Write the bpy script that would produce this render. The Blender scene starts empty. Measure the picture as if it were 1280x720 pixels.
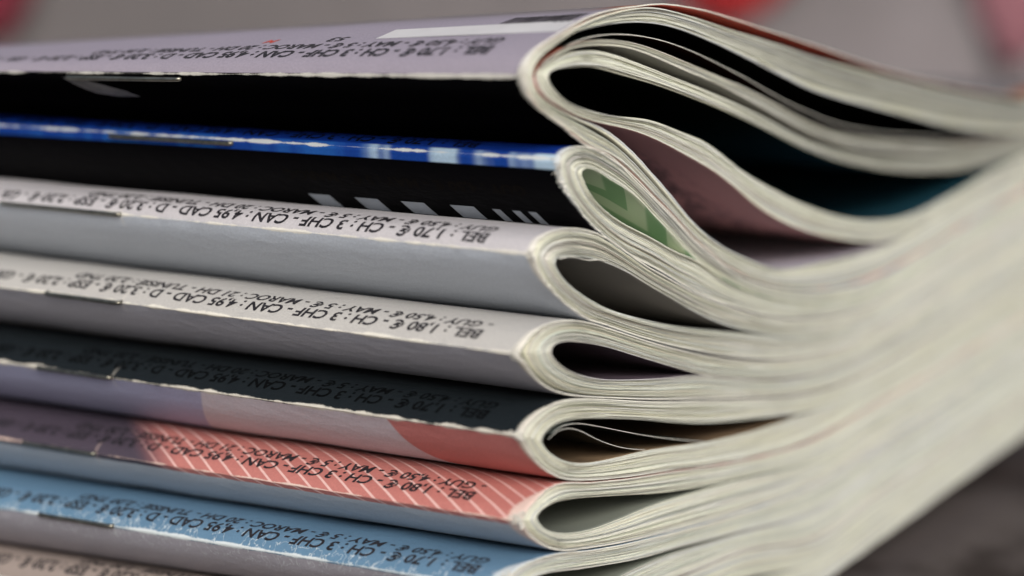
import bpy, bmesh, math, random
import numpy as np
from mathutils import Vector, Matrix

# ------------------------------------------------------------------ camera, sky, sun, exposure
MM = 0.001
F = 2250.0                                   # focal length in pixels of a 1280 px wide frame
HOR = 40.0
PITCH = math.atan((360 - HOR) / F)
CAM_AZ = -math.atan(-3490 * math.cos(PITCH) / F)  # heading of the camera, clockwise from +Y
# the spines run along +Y, the cut page edges along +X
CAM_H = 82.0                                 # mm above the ground
scene = bpy.context.scene
C = scene.collection
cam_d = bpy.data.cameras.new("camera")
cam = bpy.data.objects.new("camera", cam_d)
C.objects.link(cam)
cam.location = (0, 0, CAM_H * MM)
cam.rotation_euler = (math.pi / 2 - PITCH, 0, -CAM_AZ)
cam_d.sensor_width = 36
cam_d.lens = F / 1280 * 36
cam_d.clip_start = 0.005
cam_d.clip_end = 50
cam_d.dof.use_dof = True
cam_d.dof.focus_distance = 0.2030
cam_d.dof.aperture_fstop = 10.5
scene.camera = cam

SUN_EL, SUN_AZ = math.radians(33), CAM_AZ + math.radians(168)   # azimuth clockwise from +Y
world = bpy.data.worlds.new("World")
scene.world = world
world.use_nodes = True
nt = world.node_tree
nt.nodes.clear()
sky = nt.nodes.new('ShaderNodeTexSky')
sky.sky_type = 'NISHITA'
sky.sun_disc = False
sky.sun_elevation = SUN_EL
sky.sun_rotation = SUN_AZ
sky.air_density = 1.0
sky.dust_density = 4.0
hsv = nt.nodes.new('ShaderNodeHueSaturation')
hsv.inputs['Saturation'].default_value = 0.68
bg = nt.nodes.new('ShaderNodeBackground')
bg.inputs['Strength'].default_value = 0.10
wo = nt.nodes.new('ShaderNodeOutputWorld')
nt.links.new(sky.outputs[0], hsv.inputs['Color'])
nt.links.new(hsv.outputs[0], bg.inputs[0])
nt.links.new(bg.outputs[0], wo.inputs[0])

sun_d = bpy.data.lights.new("sun", 'SUN')
sun_d.energy = 1.4
sun_d.angle = math.radians(25)
sun_d.color = (1.0, 0.975, 0.93)
sun = bpy.data.objects.new("sun", sun_d)
C.objects.link(sun)
d = Vector((math.sin(SUN_AZ) * math.cos(SUN_EL), math.cos(SUN_AZ) * math.cos(SUN_EL), math.sin(SUN_EL)))
sun.rotation_euler = d.to_track_quat('Z', 'Y').to_euler()
sun.location = d * 2

scene.view_settings.view_transform = 'Standard'
scene.view_settings.look = 'None'
scene.view_settings.exposure = 0.32
scene.view_settings.gamma = 1.0

scene.cycles.max_bounces = 5
scene.cycles.diffuse_bounces = 4
scene.cycles.glossy_bounces = 2
scene.cycles.transmission_bounces = 0
scene.cycles.use_adaptive_sampling = True
scene.cycles.adaptive_threshold = 0.02

# ------------------------------------------------------------------ geometry of the stack
cp, sp_ = math.cos(PITCH), math.sin(PITCH)
sa, ca_ = math.sin(CAM_AZ), math.cos(CAM_AZ)
FWD = np.array([sa * cp, ca_ * cp, -sp_]); UP = np.array([sa * sp_, ca_ * sp_, cp]); RT = np.array([ca_, -sa, 0.0])
RD = np.array([1.0, 0, 0])
LD = np.array([0, 1.0, 0])
CAMP = np.array([0, 0, CAM_H])
def ray(x, y):
    v = FWD + RT * (x - 640) / F + UP * (360 - y) / F
    return v
P0 = CAMP + ray(680, 360) * 187.2            # the corner of the stack the camera is close to
P0[2] = 0                                    # stack frame: origin on the ground below the corner
def unproj(pts):
    """pixel of a point on the cut page edges -> (s, z) in the plane of those edges, mm"""
    out = []
    for x, y in pts:
        v = ray(x, y)
        t = np.dot(P0 - CAMP, LD) / np.dot(v, LD)
        p = CAMP + v * t
        out.append((np.dot(p - P0, RD), p[2]))
    return np.array(out)
def project(s, l, z):
    p = P0 + RD * s + LD * l + np.array([0, 0, z]) - CAMP
    dd = np.dot(p, FWD)
    return 640 + F * np.dot(p, RT) / dd, 360 - F * np.dot(p, UP) / dd

# the magazines fan very slightly along the spines: rise per mm of spine, by height
_ys = np.array([4, 90, 185, 320, 440, 545, 655, 737, 800, 860.])
_sl = np.array([-.078, .014, .058, .098, .132, .139, .163, .155, .15, .15])
def _solve():
    zs, ts = [], []
    for y, sl in zip(_ys, _sl):
        s, z = unproj([(665, y)])[0]
        x0, y0 = project(s, 0, z)
        lo, hi = -0.4, 0.4
        L = 90.0
        for _ in range(50):
            m = (lo + hi) / 2
            x1, y1 = project(s, L, z + L * m)
            if (y0 - y1) / (x0 - x1) > sl: hi = m
            else: lo = m
        zs.append(z); ts.append((lo + hi) / 2)
    o = np.argsort(zs)
    return np.array(zs)[o], np.array(ts)[o]
_tz, _tt = _solve()
def tilt(z):
    zz = np.linspace(_tz[0], _tz[-1], 200)
    tt = np.interp(zz, _tz, _tt)
    k = np.exp(-0.5 * (np.arange(-25, 26) / 9.0) ** 2); k /= k.sum()
    tt = np.convolve(np.pad(tt, 25, mode='edge'), k, mode='valid')
    return np.interp(z, zz, tt)
_zz = np.linspace(_tz[0] - 2, _tz[-1] + 2, 400)
_tab = tilt(_zz)
def warp(s, l, z):
    """stack frame (s along the page edges, l along the spines, z up) with the fan applied"""
    return s, l, z + l * np.interp(z, _zz, _tab)

def noise1(seed, x, scale):
    """smooth 1-d noise in -1..1"""
    x = np.asarray(x, float) / scale
    i = np.floor(x).astype(int); f = x - i
    def h(k):
        v = np.sin(k * 127.1 + seed * 311.7) * 43758.5453
        return (v - np.floor(v)) * 2 - 1
    f = f * f * (3 - 2 * f)
    return h(i) * (1 - f) + h(i + 1) * f

def spline(pts, n=600):
    p = np.array(pts, float)
    ch = np.concatenate([[0], np.cumsum(np.hypot(*np.diff(p, axis=0).T))])
    m = len(p)
    # natural cubic through chord length
    def nat(t, y):
        h = np.diff(t); A = np.zeros((m, m)); b = np.zeros(m)
        A[0, 0] = A[-1, -1] = 1
        for i in range(1, m - 1):
            A[i, i - 1] = h[i - 1]; A[i, i] = 2 * (h[i - 1] + h[i]); A[i, i + 1] = h[i]
            b[i] = 6 * ((y[i + 1] - y[i]) / h[i] - (y[i] - y[i - 1]) / h[i - 1])
        M = np.linalg.solve(A, b)
        q = np.linspace(0, t[-1], n)
        k = np.clip(np.searchsorted(t, q, side='right') - 1, 0, m - 2)
        hh = h[k]; a = (t[k + 1] - q) / hh; c = (q - t[k]) / hh
        return a * y[k] + c * y[k + 1] + ((a ** 3 - a) * M[k] + (c ** 3 - c) * M[k + 1]) * hh ** 2 / 6
    X, Y = nat(ch, p[:, 0]), nat(ch, p[:, 1])
    k = np.exp(-0.5 * (np.arange(-14, 15) / 6.0) ** 2); k /= k.sum()
    def sm(v):
        e = np.concatenate([2 * v[0] - v[14:0:-1], v, 2 * v[-1] - v[-2:-16:-1]])
        return np.convolve(e, k, mode='valid')
    X, Y = sm(X), sm(Y)
    return np.stack([X, Y], 1)

NA, NB, NE = 90, 90, 12
S_END = 185.0
XS = 760.0
def curve(pts, lead=None):
    """pixel control points from the fold to x=1280 -> (NA+NB+NE, 2) array of (s, z) mm"""
    if lead:                                       # start tangentially to the other half of the fold
        full = spline(list(lead) + list(pts), 800)
        i0 = int(np.argmin(np.hypot(full[:, 0] - pts[0][0], full[:, 1] - pts[0][1])[:500]))
        c = full[i0:]
    else: c = spline(pts)
    k = int(np.argmax(c[:, 0] >= XS))
    a = c[:k + 1]
    ch = np.concatenate([[0], np.cumsum(np.hypot(*np.diff(a, axis=0).T))]); ch /= ch[-1]
    u = np.linspace(0, 1, NA)
    A = np.stack([np.interp(u, ch, a[:, 0]), np.interp(u, ch, a[:, 1])], 1)
    xs = np.linspace(XS, 1280, NB + 1)[1:]
    B = np.stack([xs, np.interp(xs, c[k:, 0], c[k:, 1])], 1)
    q = unproj(np.concatenate([A, B]))
    s1, z1 = q[-1]
    slope = 0.10
    e = np.linspace(0, 1, NE + 1)[1:] * (S_END - s1)
    E = np.stack([s1 + e, z1 + slope * e - 0.0004 * e * e], 1)
    return np.concatenate([q, E])

# right-hand boundaries shared by neighbouring magazines: y at x = 1020, 1080, 1150, 1280
B23 = [(1020, 398), (1080, 386), (1150, 348), (1280, 269)]
B34 = [(1020, 444), (1080, 425), (1150, 387), (1280, 309)]
B45 = [(1020, 490), (1080, 467), (1150, 428), (1280, 351)]
B56 = [(1020, 548), (1080, 514), (1150, 474), (1280, 397)]
B67 = [(1020, 605), (1080, 569), (1150, 526), (1280, 445)]
B78 = [(1020, 672), (1080, 630), (1150, 583), (1280, 494)]
B8E = [(1020, 733), (1080, 691), (1150, 639), (1280, 545)]
B12 = [(1020, 362), (1080, 351), (1150, 316), (1280, 238)]
def sh(b, dy): return [(x, y + dy) for x, y in b]
def mid(a, b, f=0.5): return [(x, y + (y2 - y) * f) for (x, y), (_, y2) in zip(a, b)]

MAGS = []
# 1: the top magazine, opened into several bundles
A1, I1 = (655, 93), (684, 95)
def ap(w): return (A1[0] + (I1[0] - A1[0]) * w, A1[1] + (I1[1] - A1[1]) * w)
m1 = dict(
  cu=[A1, (660, 76), (677, 56), (696, 43), (715, 32), (735, 21), (752, 15), (772, 10), (790, 8), (820, 4), (865, 9), (915, 22), (960, 37), (1019, 56), (1078, 77), (1138, 95), (1197, 108), (1280, 122)],
  cl=[A1, (658, 112), (668, 130), (682, 143), (715, 169), (735, 184), (752, 190), (780, 209), (802, 231), (825, 254), (852, 283), (880, 311), (905, 331), (930, 346), (960, 356)] + sh(B12, 0),
  upper=[
    (0.0, 0.50,
     [ap(.06), (663, 80), (679, 60), (700, 46), (717, 36), (740, 25), (780, 12), (820, 9), (840, 13), (865, 20), (915, 37), (960, 51), (1019, 71), (1078, 87), (1138, 102), (1197, 115), (1280, 130)],
     [ap(.50), (672, 82), (684, 68), (702, 54), (720, 42), (740, 35), (777, 29), (815, 29), (852, 37), (890, 52), (960, 86), (1019, 114), (1078, 131), (1138, 146), (1197, 160), (1280, 167)]),
    (0.5, 0.74,
     [ap(.5), (673, 85), (684, 73), (700, 62), (715, 55), (740, 50), (780, 51), (815, 60), (852, 75), (890, 91), (960, 124), (1019, 155), (1078, 171), (1138, 176), (1197, 179), (1280, 170)],
     [ap(.74), (679, 87), (688, 77), (702, 68), (720, 60), (740, 57), (780, 59), (815, 70), (852, 86), (890, 102), (960, 139), (1019, 170), (1078, 188), (1138, 194), (1197, 194), (1280, 180)]),
    (0.76, 1.0,
     [ap(.76), (679, 88), (690, 79), (705, 71), (722, 65), (742, 63), (790, 75), (840, 95), (890, 115), (960, 149), (1019, 178), (1078, 193), (1138, 198), (1197, 197), (1280, 181)],
     [I1, (690, 89), (702, 86), (720, 84), (740, 84), (765, 90), (800, 100), (840, 113), (890, 132), (960, 164), (1019, 192), (1078, 209), (1138, 216), (1200, 213), (1280, 193)]),
  ],
  lower=[
    (0.0, 0.40,
     [ap(.06), (661, 112), (671, 130), (685, 143), (717, 168), (737, 183), (754, 189), (782, 207), (804, 229), (827, 252), (854, 281), (882, 309), (907, 329), (932, 344), (960, 354)] + sh(B12, -2),
     [ap(.40), (668, 108), (676, 122), (695, 138), (725, 155), (745, 166), (775, 186), (805, 216), (835, 250), (862, 280), (890, 304), (915, 319), (942, 331), (960, 337), (1008, 333), (1083, 316), (1139, 291), (1200, 253), (1280, 213)]),
    (0.42, 0.50,
     [ap(.42), (670, 108), (678, 121), (697, 136), (727, 152), (747, 161), (777, 182), (810, 215), (840, 250), (866, 281), (892, 303), (917, 318), (944, 330), (962, 336), (1009, 332), (1083, 315), (1139, 290), (1200, 252), (1280, 212)],
     [ap(.50), (671, 107), (679, 120), (698, 134), (728, 149), (752, 158), (780, 176), (815, 212), (842, 245), (868, 278), (894, 301), (919, 316), (946, 328), (964, 335), (1010, 331), (1084, 314), (1140, 289), (1201, 251), (1280, 211)]),
    (0.505, 1.0,
     [ap(.505), (672, 107), (680, 119), (699, 133), (725, 146), (752, 154), (790, 163), (827, 178), (865, 198), (902, 221), (958, 266), (1008, 289), (1057, 300), (1106, 302), (1140, 288), (1200, 250), (1280, 210)],
     [I1, (687, 103), (693, 112), (702, 121), (718, 131), (735, 137), (770, 145), (815, 150), (852, 164), (885, 179), (915, 203), (958, 232), (991, 249), (1040, 268), (1090, 276), (1139, 268), (1188, 244), (1237, 216), (1280, 194)]),
  ])
MAGS.append(m1)
def simple(cu, cl, iu, il, tail_u, tail_l, tail_m, gap=2.0):
    """ordinary magazine: cover upper/lower, void upper/lower, right-hand tails"""
    cu = cu + tail_u; cl = cl + tail_l
    iu = iu + tail_m; il = il + sh(tail_m, 0.6)
    return dict(cu=cu, cl=cl, upper=[(0.0, 1.0, None, iu)], lower=[(0.0, 1.0, None, il)])
# 2
a = (700, 203)
MAGS.append(simple(
  [a, (701, 194), (708, 186), (722, 182), (738, 184), (752, 190), (780, 209), (802, 232), (825, 256), (852, 285), (880, 313), (905, 333), (930, 348), (960, 358)],
  [a, (703, 224), (715, 250), (730, 270), (755, 296), (785, 318), (815, 333), (852, 355), (890, 374), (920, 384), (960, 395)],
  [(725, 213), (730, 210), (742, 212), (757, 221), (773, 231), (790, 242), (815, 267), (840, 293), (866, 321), (900, 345), (960, 372)],
  [(725, 213), (727, 222), (735, 240), (752, 260), (780, 280), (815, 298), (852, 318), (866, 323), (900, 347), (960, 373)],
  sh(B12, 2), sh(B23, -1), mid(B12, B23)))
# 3
a = (666, 318)
MAGS.append(simple(
  [a, (669, 306), (677, 296), (690, 289), (705, 285), (722, 285), (745, 290), (765, 301), (790, 319), (815, 336), (840, 350), (865, 364), (890, 375), (920, 386), (960, 397)],
  [a, (669, 330), (675, 343), (690, 364), (710, 382), (730, 397), (752, 405), (790, 418), (840, 432), (890, 442), (960, 449)],
  [(694, 327), (698, 322), (710, 320), (727, 321), (747, 325), (780, 338), (815, 359), (852, 380), (890, 400), (920, 410), (945, 416), (975, 421)],
  [(694, 327), (697, 336), (707, 350), (727, 367), (752, 382), (790, 395), (827, 404), (865, 410), (915, 415), (945, 418), (975, 422)],
  sh(B23, 1), sh(B34, -1), mid(B23, B34)))
# 4
a = (646, 443)
MAGS.append(simple(
  [a, (653, 432), (662, 420), (675, 410), (695, 402), (720, 400), (745, 405), (782, 417), (820, 429), (870, 442), (940, 451)],
  [a, (655, 455), (668, 471), (683, 484), (705, 493), (725, 496), (760, 498), (820, 500), (870, 499), (940, 497)],
  [(688, 438), (693, 431), (703, 427), (715, 427), (740, 430), (775, 439), (807, 449), (845, 460), (870, 467), (940, 474)],
  [(688, 438), (692, 448), (702, 458), (720, 467), (745, 473), (795, 474), (832, 472), (870, 469), (940, 475)],
  sh(B34, 1), sh(B45, -1), mid(B34, B45)))
MAGS[-1]['upper'] = [(0.0, 1.0, [(661, 441), (664, 431), (671, 420), (682, 411), (698, 404), (720, 402), (745, 407), (782, 419), (820, 431), (870, 444), (940, 453)] + sh(B34, 3), MAGS[-1]['upper'][0][3])]
MAGS[-1]['lower'] = [(0.0, 1.0, [(661, 441), (665, 452), (674, 465), (688, 477), (706, 487), (726, 492), (760, 495), (820, 497), (870, 497), (940, 495)] + sh(B45, -3), MAGS[-1]['lower'][0][3])]
# 5
a = (650, 545)
MAGS.append(simple(
  [a, (656, 535), (665, 523), (678, 512), (695, 503), (712, 499), (735, 498), (760, 499), (820, 502), (870, 501), (940, 499)],
  [a, (656, 555), (664, 569), (674, 581), (687, 592), (703, 599), (725, 601), (760, 599), (795, 595), (832, 589), (870, 584), (940, 572)],
  [(680, 552), (684, 544), (693, 534), (706, 528), (722, 525), (750, 524), (795, 525), (832, 528), (870, 530), (920, 527), (970, 521), (1014, 514)],
  [(680, 552), (686, 562), (700, 573), (720, 579), (750, 577), (782, 570), (815, 563), (857, 557), (910, 547), (970, 530), (1015, 515)],
  sh(B45, 1), sh(B56, -1), [(1080, 491), (1150, 452), (1280, 375)]))
# 6
a = (650, 652)
MAGS.append(simple(
  [a, (655, 640), (664, 630), (676, 618), (690, 608), (706, 603), (725, 603), (760, 601), (795, 597), (832, 591), (870, 586), (940, 574)],
  [a, (655, 661), (665, 672), (682, 684), (702, 689), (725, 687), (760, 682), (795, 675), (832, 666), (870, 656), (940, 635)],
  [(675, 648), (680, 640), (695, 630), (720, 624), (745, 622), (795, 619), (832, 616), (870, 610), (907, 603), (940, 594)],
  [(675, 648), (679, 657), (689, 664), (704, 667), (722, 666), (745, 661), (770, 652), (795, 642), (820, 632), (845, 624), (870, 616), (907, 605), (940, 596)],
  sh(B56, 1), sh(B67, -1), mid(B56, B67)))
# 7
a = (628, 737)
MAGS.append(simple(
  [a, (634, 724), (645, 712), (660, 703), (678, 696), (700, 691), (725, 689), (760, 684), (795, 677), (832, 668), (870, 658), (940, 637)],
  [a, (634, 752), (646, 766), (664, 776), (684, 779), (710, 777), (745, 766), (795, 743), (832, 727), (870, 712), (940, 686)],
  [(657, 732), (664, 724), (680, 717), (700, 714), (720, 712), (757, 706), (795, 699), (832, 689), (870, 679), (940, 661)],
  [(657, 732), (663, 742), (678, 750), (700, 752), (730, 744), (770, 722), (800, 708), (832, 695), (870, 683), (940, 663)],
  sh(B67, 1), sh(B78, -1), mid(B67, B78)))
# 8
a = (640, 822)
MAGS.append(simple(
  [a, (643, 808), (650, 795), (664, 784), (684, 780), (710, 779), (745, 769), (795, 747), (832, 730), (870, 715), (940, 688)],
  [a, (646, 840), (660, 856), (680, 866), (705, 868), (735, 864), (775, 851), (830, 828), (890, 802), (955, 770)],
  [(668, 815), (674, 806), (690, 800), (712, 799), (745, 794), (795, 776), (832, 758), (870, 743), (940, 720)],
  [(668, 815), (674, 828), (690, 836), (712, 837), (745, 826), (795, 800), (832, 779), (870, 757), (940, 725)],
  sh(B78, 1), sh(B8E, 0), mid(B78, B8E)))

def normals_in(P):
    t = np.gradient(P, axis=0)
    t /= np.maximum(np.hypot(t[:, 0], t[:, 1]), 1e-9)[:, None]
    return np.stack([-t[:, 1], t[:, 0]], 1)

# ------------------------------------------------------------------ node helper
class G:
    def __init__(self, name):
        self.m = bpy.data.materials.new(name); self.m.use_nodes = True
        self.t = self.m.node_tree; self.t.nodes.clear()
        self.b = self.n('ShaderNodeBsdfPrincipled')
        o = self.n('ShaderNodeOutputMaterial'); self.t.links.new(self.b.outputs[0], o.inputs[0])
    def n(self, k, **kw):
        x = self.t.nodes.new(k)
        for a_, v in kw.items(): setattr(x, a_, v)
        return x
    def s(self, sock, v):
        if isinstance(v, bpy.types.NodeSocket): self.t.links.new(v, sock)
        elif v is not None:
            if isinstance(v, (tuple, list)) and len(v) == 3 and sock.type == 'RGBA': v = (*v, 1)
            sock.default_value = v
    def math(self, op, a_, b_=None, c_=None, clamp=False):
        x = self.n('ShaderNodeMath', operation=op); x.use_clamp = clamp
        self.s(x.inputs[0], a_); self.s(x.inputs[1], b_); self.s(x.inputs[2], c_)
        return x.outputs[0]
    def mix(self, f, a_, b_):
        x = self.n('ShaderNodeMix', data_type='RGBA')
        self.s(x.inputs[0], f); self.s(x.inputs[6], a_); self.s(x.inputs[7], b_)
        return x.outputs[2]
    def mul(self, c, f):
        x = self.n('ShaderNodeVectorMath', operation='SCALE')
        self.s(x.inputs[0], c); self.s(x.inputs['Scale'], f)
        return x.outputs[0]
    def ramp(self, v, lo, hi, a_=0.0, b_=1.0):
        x = self.n('ShaderNodeMapRange'); x.clamp = True; x.interpolation_type = 'SMOOTHSTEP'
        self.s(x.inputs[0], v)
        for i, q in enumerate((lo, hi, a_, b_)): self.s(x.inputs[i + 1], q)
        return x.outputs[0]
    def uv(self):
        u = self.n('ShaderNodeUVMap', uv_map='print')
        s = self.n('ShaderNodeSeparateXYZ'); self.t.links.new(u.outputs[0], s.inputs[0])
        return u.outputs[0], s.outputs[0], s.outputs[1]
    def scaled(self, vec, sc, off=(0, 0, 0)):
        x = self.n('ShaderNodeMapping'); self.s(x.inputs[0], vec)
        x.inputs['Scale'].default_value = sc; x.inputs['Location'].default_value = off
        return x.outputs[0]
    def noise(self, vec, scale, detail=3, rough=0.5):
        x = self.n('ShaderNodeTexNoise'); self.s(x.inputs['Vector'], vec)
        x.inputs['Scale'].default_value = scale; x.inputs['Detail'].default_value = detail
        x.inputs['Roughness'].default_value = rough
        return x.outputs[0]
    def bump(self, h, strength, dist):
        x = self.n('ShaderNodeBump'); self.s(x.inputs['Height'], h)
        x.inputs['Strength'].default_value = strength; x.inputs['Distance'].default_value = dist
        self.t.links.new(x.outputs[0], self.b.inputs['Normal'])

def cover_material(name, fn, seed, wear=0.35, wear_off=0.0, rough=0.42, worn=(.66, .65, .60), specks=0.45, wdens=0.5, corner=.7, cracks=0.0, spec=.3, dent=None):
    """fn(g, uvw, u, v) -> colour; u = mm along the spine, v = mm up from the spine crease"""
    g = G(name)
    w, u, v = g.uv()
    col = fn(g, w, u, v)
    # fine mottling of ink on cheap glossy paper
    mot = g.noise(g.scaled(w, (1, 1, 1), (seed, 0, 0)), 3.2, 4, .65)
    col = g.mul(col, g.ramp(mot, .3, .75, .90, 1.06))
    # white cracked paper along the crease
    n1 = g.noise(g.scaled(w, (3.0, 3.4, 1), (seed * 3, 5, 0)), 2.6, 6, .75)
    n2 = g.noise(g.scaled(w, (.12, 0, 1), (seed * 5, 1, 0)), 1.6, 3, .6)
    dv = g.math('ABSOLUTE', g.math('SUBTRACT', v, wear_off))
    band = g.math('SUBTRACT', g.math('MULTIPLY', g.ramp(n2, .32, .72), wear * 1.6), dv)
    crack = g.ramp(g.math('ADD', band, g.math('MULTIPLY', g.math('SUBTRACT', n1, wdens), wear * 3.2)), -.02, .08)
    col = g.mix(crack, col, worn)
    # tiny scuffs
    sc = g.noise(g.scaled(w, (2.2, 5.0, 1), (seed * 7, 2, 0)), 1.0, 5, .85)
    col = g.mix(g.ramp(sc, .76, .80, 0, specks), col, worn)
    ue = g.math('ADD', u, g.math('MULTIPLY', g.math('SUBTRACT', n1, .5), 2.2))
    near = g.ramp(g.math('ABSOLUTE', v), 1.0, 7.0, corner, .12)
    frayed = g.math('SUBTRACT', 1.0, g.ramp(g.math('SUBTRACT', ue, near), -.05, .12))
    col = g.mix(frayed, col, worn)
    if dent:
        du = g.math('ABSOLUTE', g.math('SUBTRACT', g.math('ADD', u, g.math('MULTIPLY', g.math('SUBTRACT', n1, .5), 1.2)), dent))
        dm = g.math('MULTIPLY', g.math('SUBTRACT', 1.0, g.ramp(du, .08, .28)), g.math('SUBTRACT', 1.0, g.ramp(g.math('ABSOLUTE', v), .7, 2.4)))
        col = g.mix(g.math('MULTIPLY', dm, .35), col, worn)
    if cracks:
        cn = g.noise(g.scaled(w, (.55, .35, 1), (seed * 11, 4, 0)), 1.0, 3, .6)
        cr = g.math('SUBTRACT', 1.0, g.ramp(g.math('ABSOLUTE', g.math('SUBTRACT', cn, .5)), .002, .012))
        cr = g.math('MULTIPLY', cr, g.math('SUBTRACT', 1.0, g.ramp(g.math('ABSOLUTE', v), .8, 3.4)))
        col = g.mix(g.math('MULTIPLY', cr, cracks), col, worn)
    g.s(g.b.inputs['Base Color'], col)
    g.s(g.b.inputs['Roughness'], g.mix(crack, (rough,) * 3, (.9, .9, .9)))
    g.b.inputs['Specular IOR Level'].default_value = spec
    crumple = g.noise(g.scaled(w, (.35, .6, 1), (seed, 9, 0)), 1.3, 3, .5)
    h = g.math('ADD', g.math('MULTIPLY', crumple, 1.0), g.math('MULTIPLY', n1, .12))
    h = g.math('ADD', h, g.math('MULTIPLY', crack, .05))
    g.bump(h, .55, .00019)
    return g.m

def two(up, lo, at=0.0, soft=.06):
    return lambda g, w, u, v: g.mix(g.ramp(v, at - soft, at + soft), lo, up)

def paper_material(name, tint, sheen=.5):
    """page edges and plain paper; each sheet carries its own tint"""
    g = G(name)
    at = g.n('ShaderNodeAttribute', attribute_name='sheet_tint')
    co = g.n('ShaderNodeTexCoord')
    st = g.noise(g.scaled(co.outputs['Object'], (260, 260, 5200)), 1.0, 4, .7)
    col = g.mix(g.ramp(st, .35, .7, 0, .35), at.outputs['Color'], (tint[0] * .62, tint[1] * .62, tint[2] * .6))
    gr = g.noise(g.scaled(co.outputs['Object'], (3000, 3000, 5000)), 1.0, 3, .7)
    col = g.mix(g.ramp(gr, .55, .75, 0, .35), col, (.88, .88, .80))
    g.s(g.b.inputs['Base Color'], col)
    g.b.inputs['Roughness'].default_value = .85
    g.b.inputs['Specular IOR Level'].default_value = .2
    g.bump(gr, .5, .00006)
    return g.m

def plain(name, col, rough=.6, var=.15, scale=40.0, metal=0.0, spec=.3, bump=0.0):
    g = G(name)
    co = g.n('ShaderNodeTexCoord')
    n = g.noise(co.outputs['Object'], scale, 4, .6)
    g.s(g.b.inputs['Base Color'], g.mix(g.ramp(n, .3, .7), tuple(c * (1 - var) for c in col), tuple(min(1, c * (1 + var)) for c in col)))
    g.b.inputs['Roughness'].default_value = rough
    g.b.inputs['Metallic'].default_value = metal
    g.b.inputs['Specular IOR Level'].default_value = spec
    if bump: g.bump(n, .5, bump)
    return g.m

# ------------------------------------------------------------------ object helpers
FRAME = Matrix(((RD[0], LD[0], 0, P0[0] * MM), (RD[1], LD[1], 0, P0[1] * MM), (0, 0, 1, 0), (0, 0, 0, 1)))
def mesh_obj(name, verts, faces, mats, parent=None, mi=None, smooth=True):
    me = bpy.data.meshes.new(name)
    me.from_pydata([tuple(v) for v in verts], [], faces)
    for m in (mats if isinstance(mats, (list, tuple)) else [mats]): me.materials.append(m)
    if mi is not None: me.polygons.foreach_set('material_index', mi)
    if smooth: me.polygons.foreach_set('use_smooth', [True] * len(me.polygons))
    o = bpy.data.objects.new(name, me); C.objects.link(o)
    if parent: o.parent = parent
    return o

L_LEN = 205.0
def lstations(): return np.array([0, .6, 2, 5, 10, 20, 32, 45, 60, 80, 105, 140, L_LEN])

class Mag:
    def __init__(self, d, idx):
        self.idx = idx
        cu, cl = curve(d['cu']), curve(d['cl'])
        self.path = np.concatenate([cu[::-1], cl[1:]])        # upper far end -> crease -> lower far end
        self.apex = len(cu) - 1
        seg = np.hypot(*np.diff(self.path, axis=0).T)
        arc = np.concatenate([[0], np.cumsum(seg)])
        self.v = arc[self.apex] - arc                         # + above the crease, - below
        self.nin = normals_in(self.path)
        self.d = d
        self.base = self.path[:, 1].min()
        self.s0 = self.path[self.apex][0]
        n_up = self.nin[:self.apex + 1][::-1]; n_lo = self.nin[self.apex:]
        self.bands = {}
        for key, c, nn in (('upper', cu, n_up), ('lower', cl, n_lo)):
            out = []
            other = d['lower' if key == 'upper' else 'upper'][-1][3]
            lead = [p for p in other[4:0:-1]]
            for (w0, w1, o_, i_) in d[key]:
                oc = curve(o_) if o_ else c + nn * 0.20
                out.append((w0, w1, oc, curve(i_, lead if w1 == 1.0 else None)))
            self.bands[key] = out
    def half(self, key, w):
        """curve of the sheet boundary at depth w (0 next to the cover, 1 at the centre); w may vary along the sheet"""
        b = self.bands[key]
        wm = float(np.mean(w))
        k = min(range(len(b)), key=lambda i: 0 if b[i][0] - 1e-6 <= wm <= b[i][1] + 1e-6 else min(abs(wm - b[i][0]), abs(wm - b[i][1])))
        w0, w1, o, i = b[k]
        t = np.clip((w - w0) / (w1 - w0), 0, 1)
        return o + (i - o) * (t[:, None] if np.ndim(t) else t)
    def at(self, u, v, off=0.0):
        """point of the cover at u mm along the spine, v mm from the crease (local mm)"""
        i = np.interp(-v, -self.v, np.arange(len(self.v)))
        k = int(min(max(i, 0), len(self.v) - 2)); f = i - k
        p = self.path[k] * (1 - f) + self.path[k + 1] * f
        n = self.nin[k] * (1 - f) + self.nin[k + 1] * f
        n = n / np.hypot(*n)
        p = p - n * off
        s, l, z = warp(p[0], u, p[1])
        return ((s - self.s0) * MM, l * MM, (z - self.base) * MM)
    def loc(self, s, l, z):
        s, l, z = warp(s, l, z)
        return ((s - self.s0) * MM, l * MM, (z - self.base) * MM)

def crease_relief(v, l, seed):
    """small dents of the cover near the crease, mm"""
    return (noise1(seed, l, 2.3) * .05 + noise1(seed + 9, l, .7) * .03) * np.exp(-(v / 1.0) ** 2)

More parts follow.
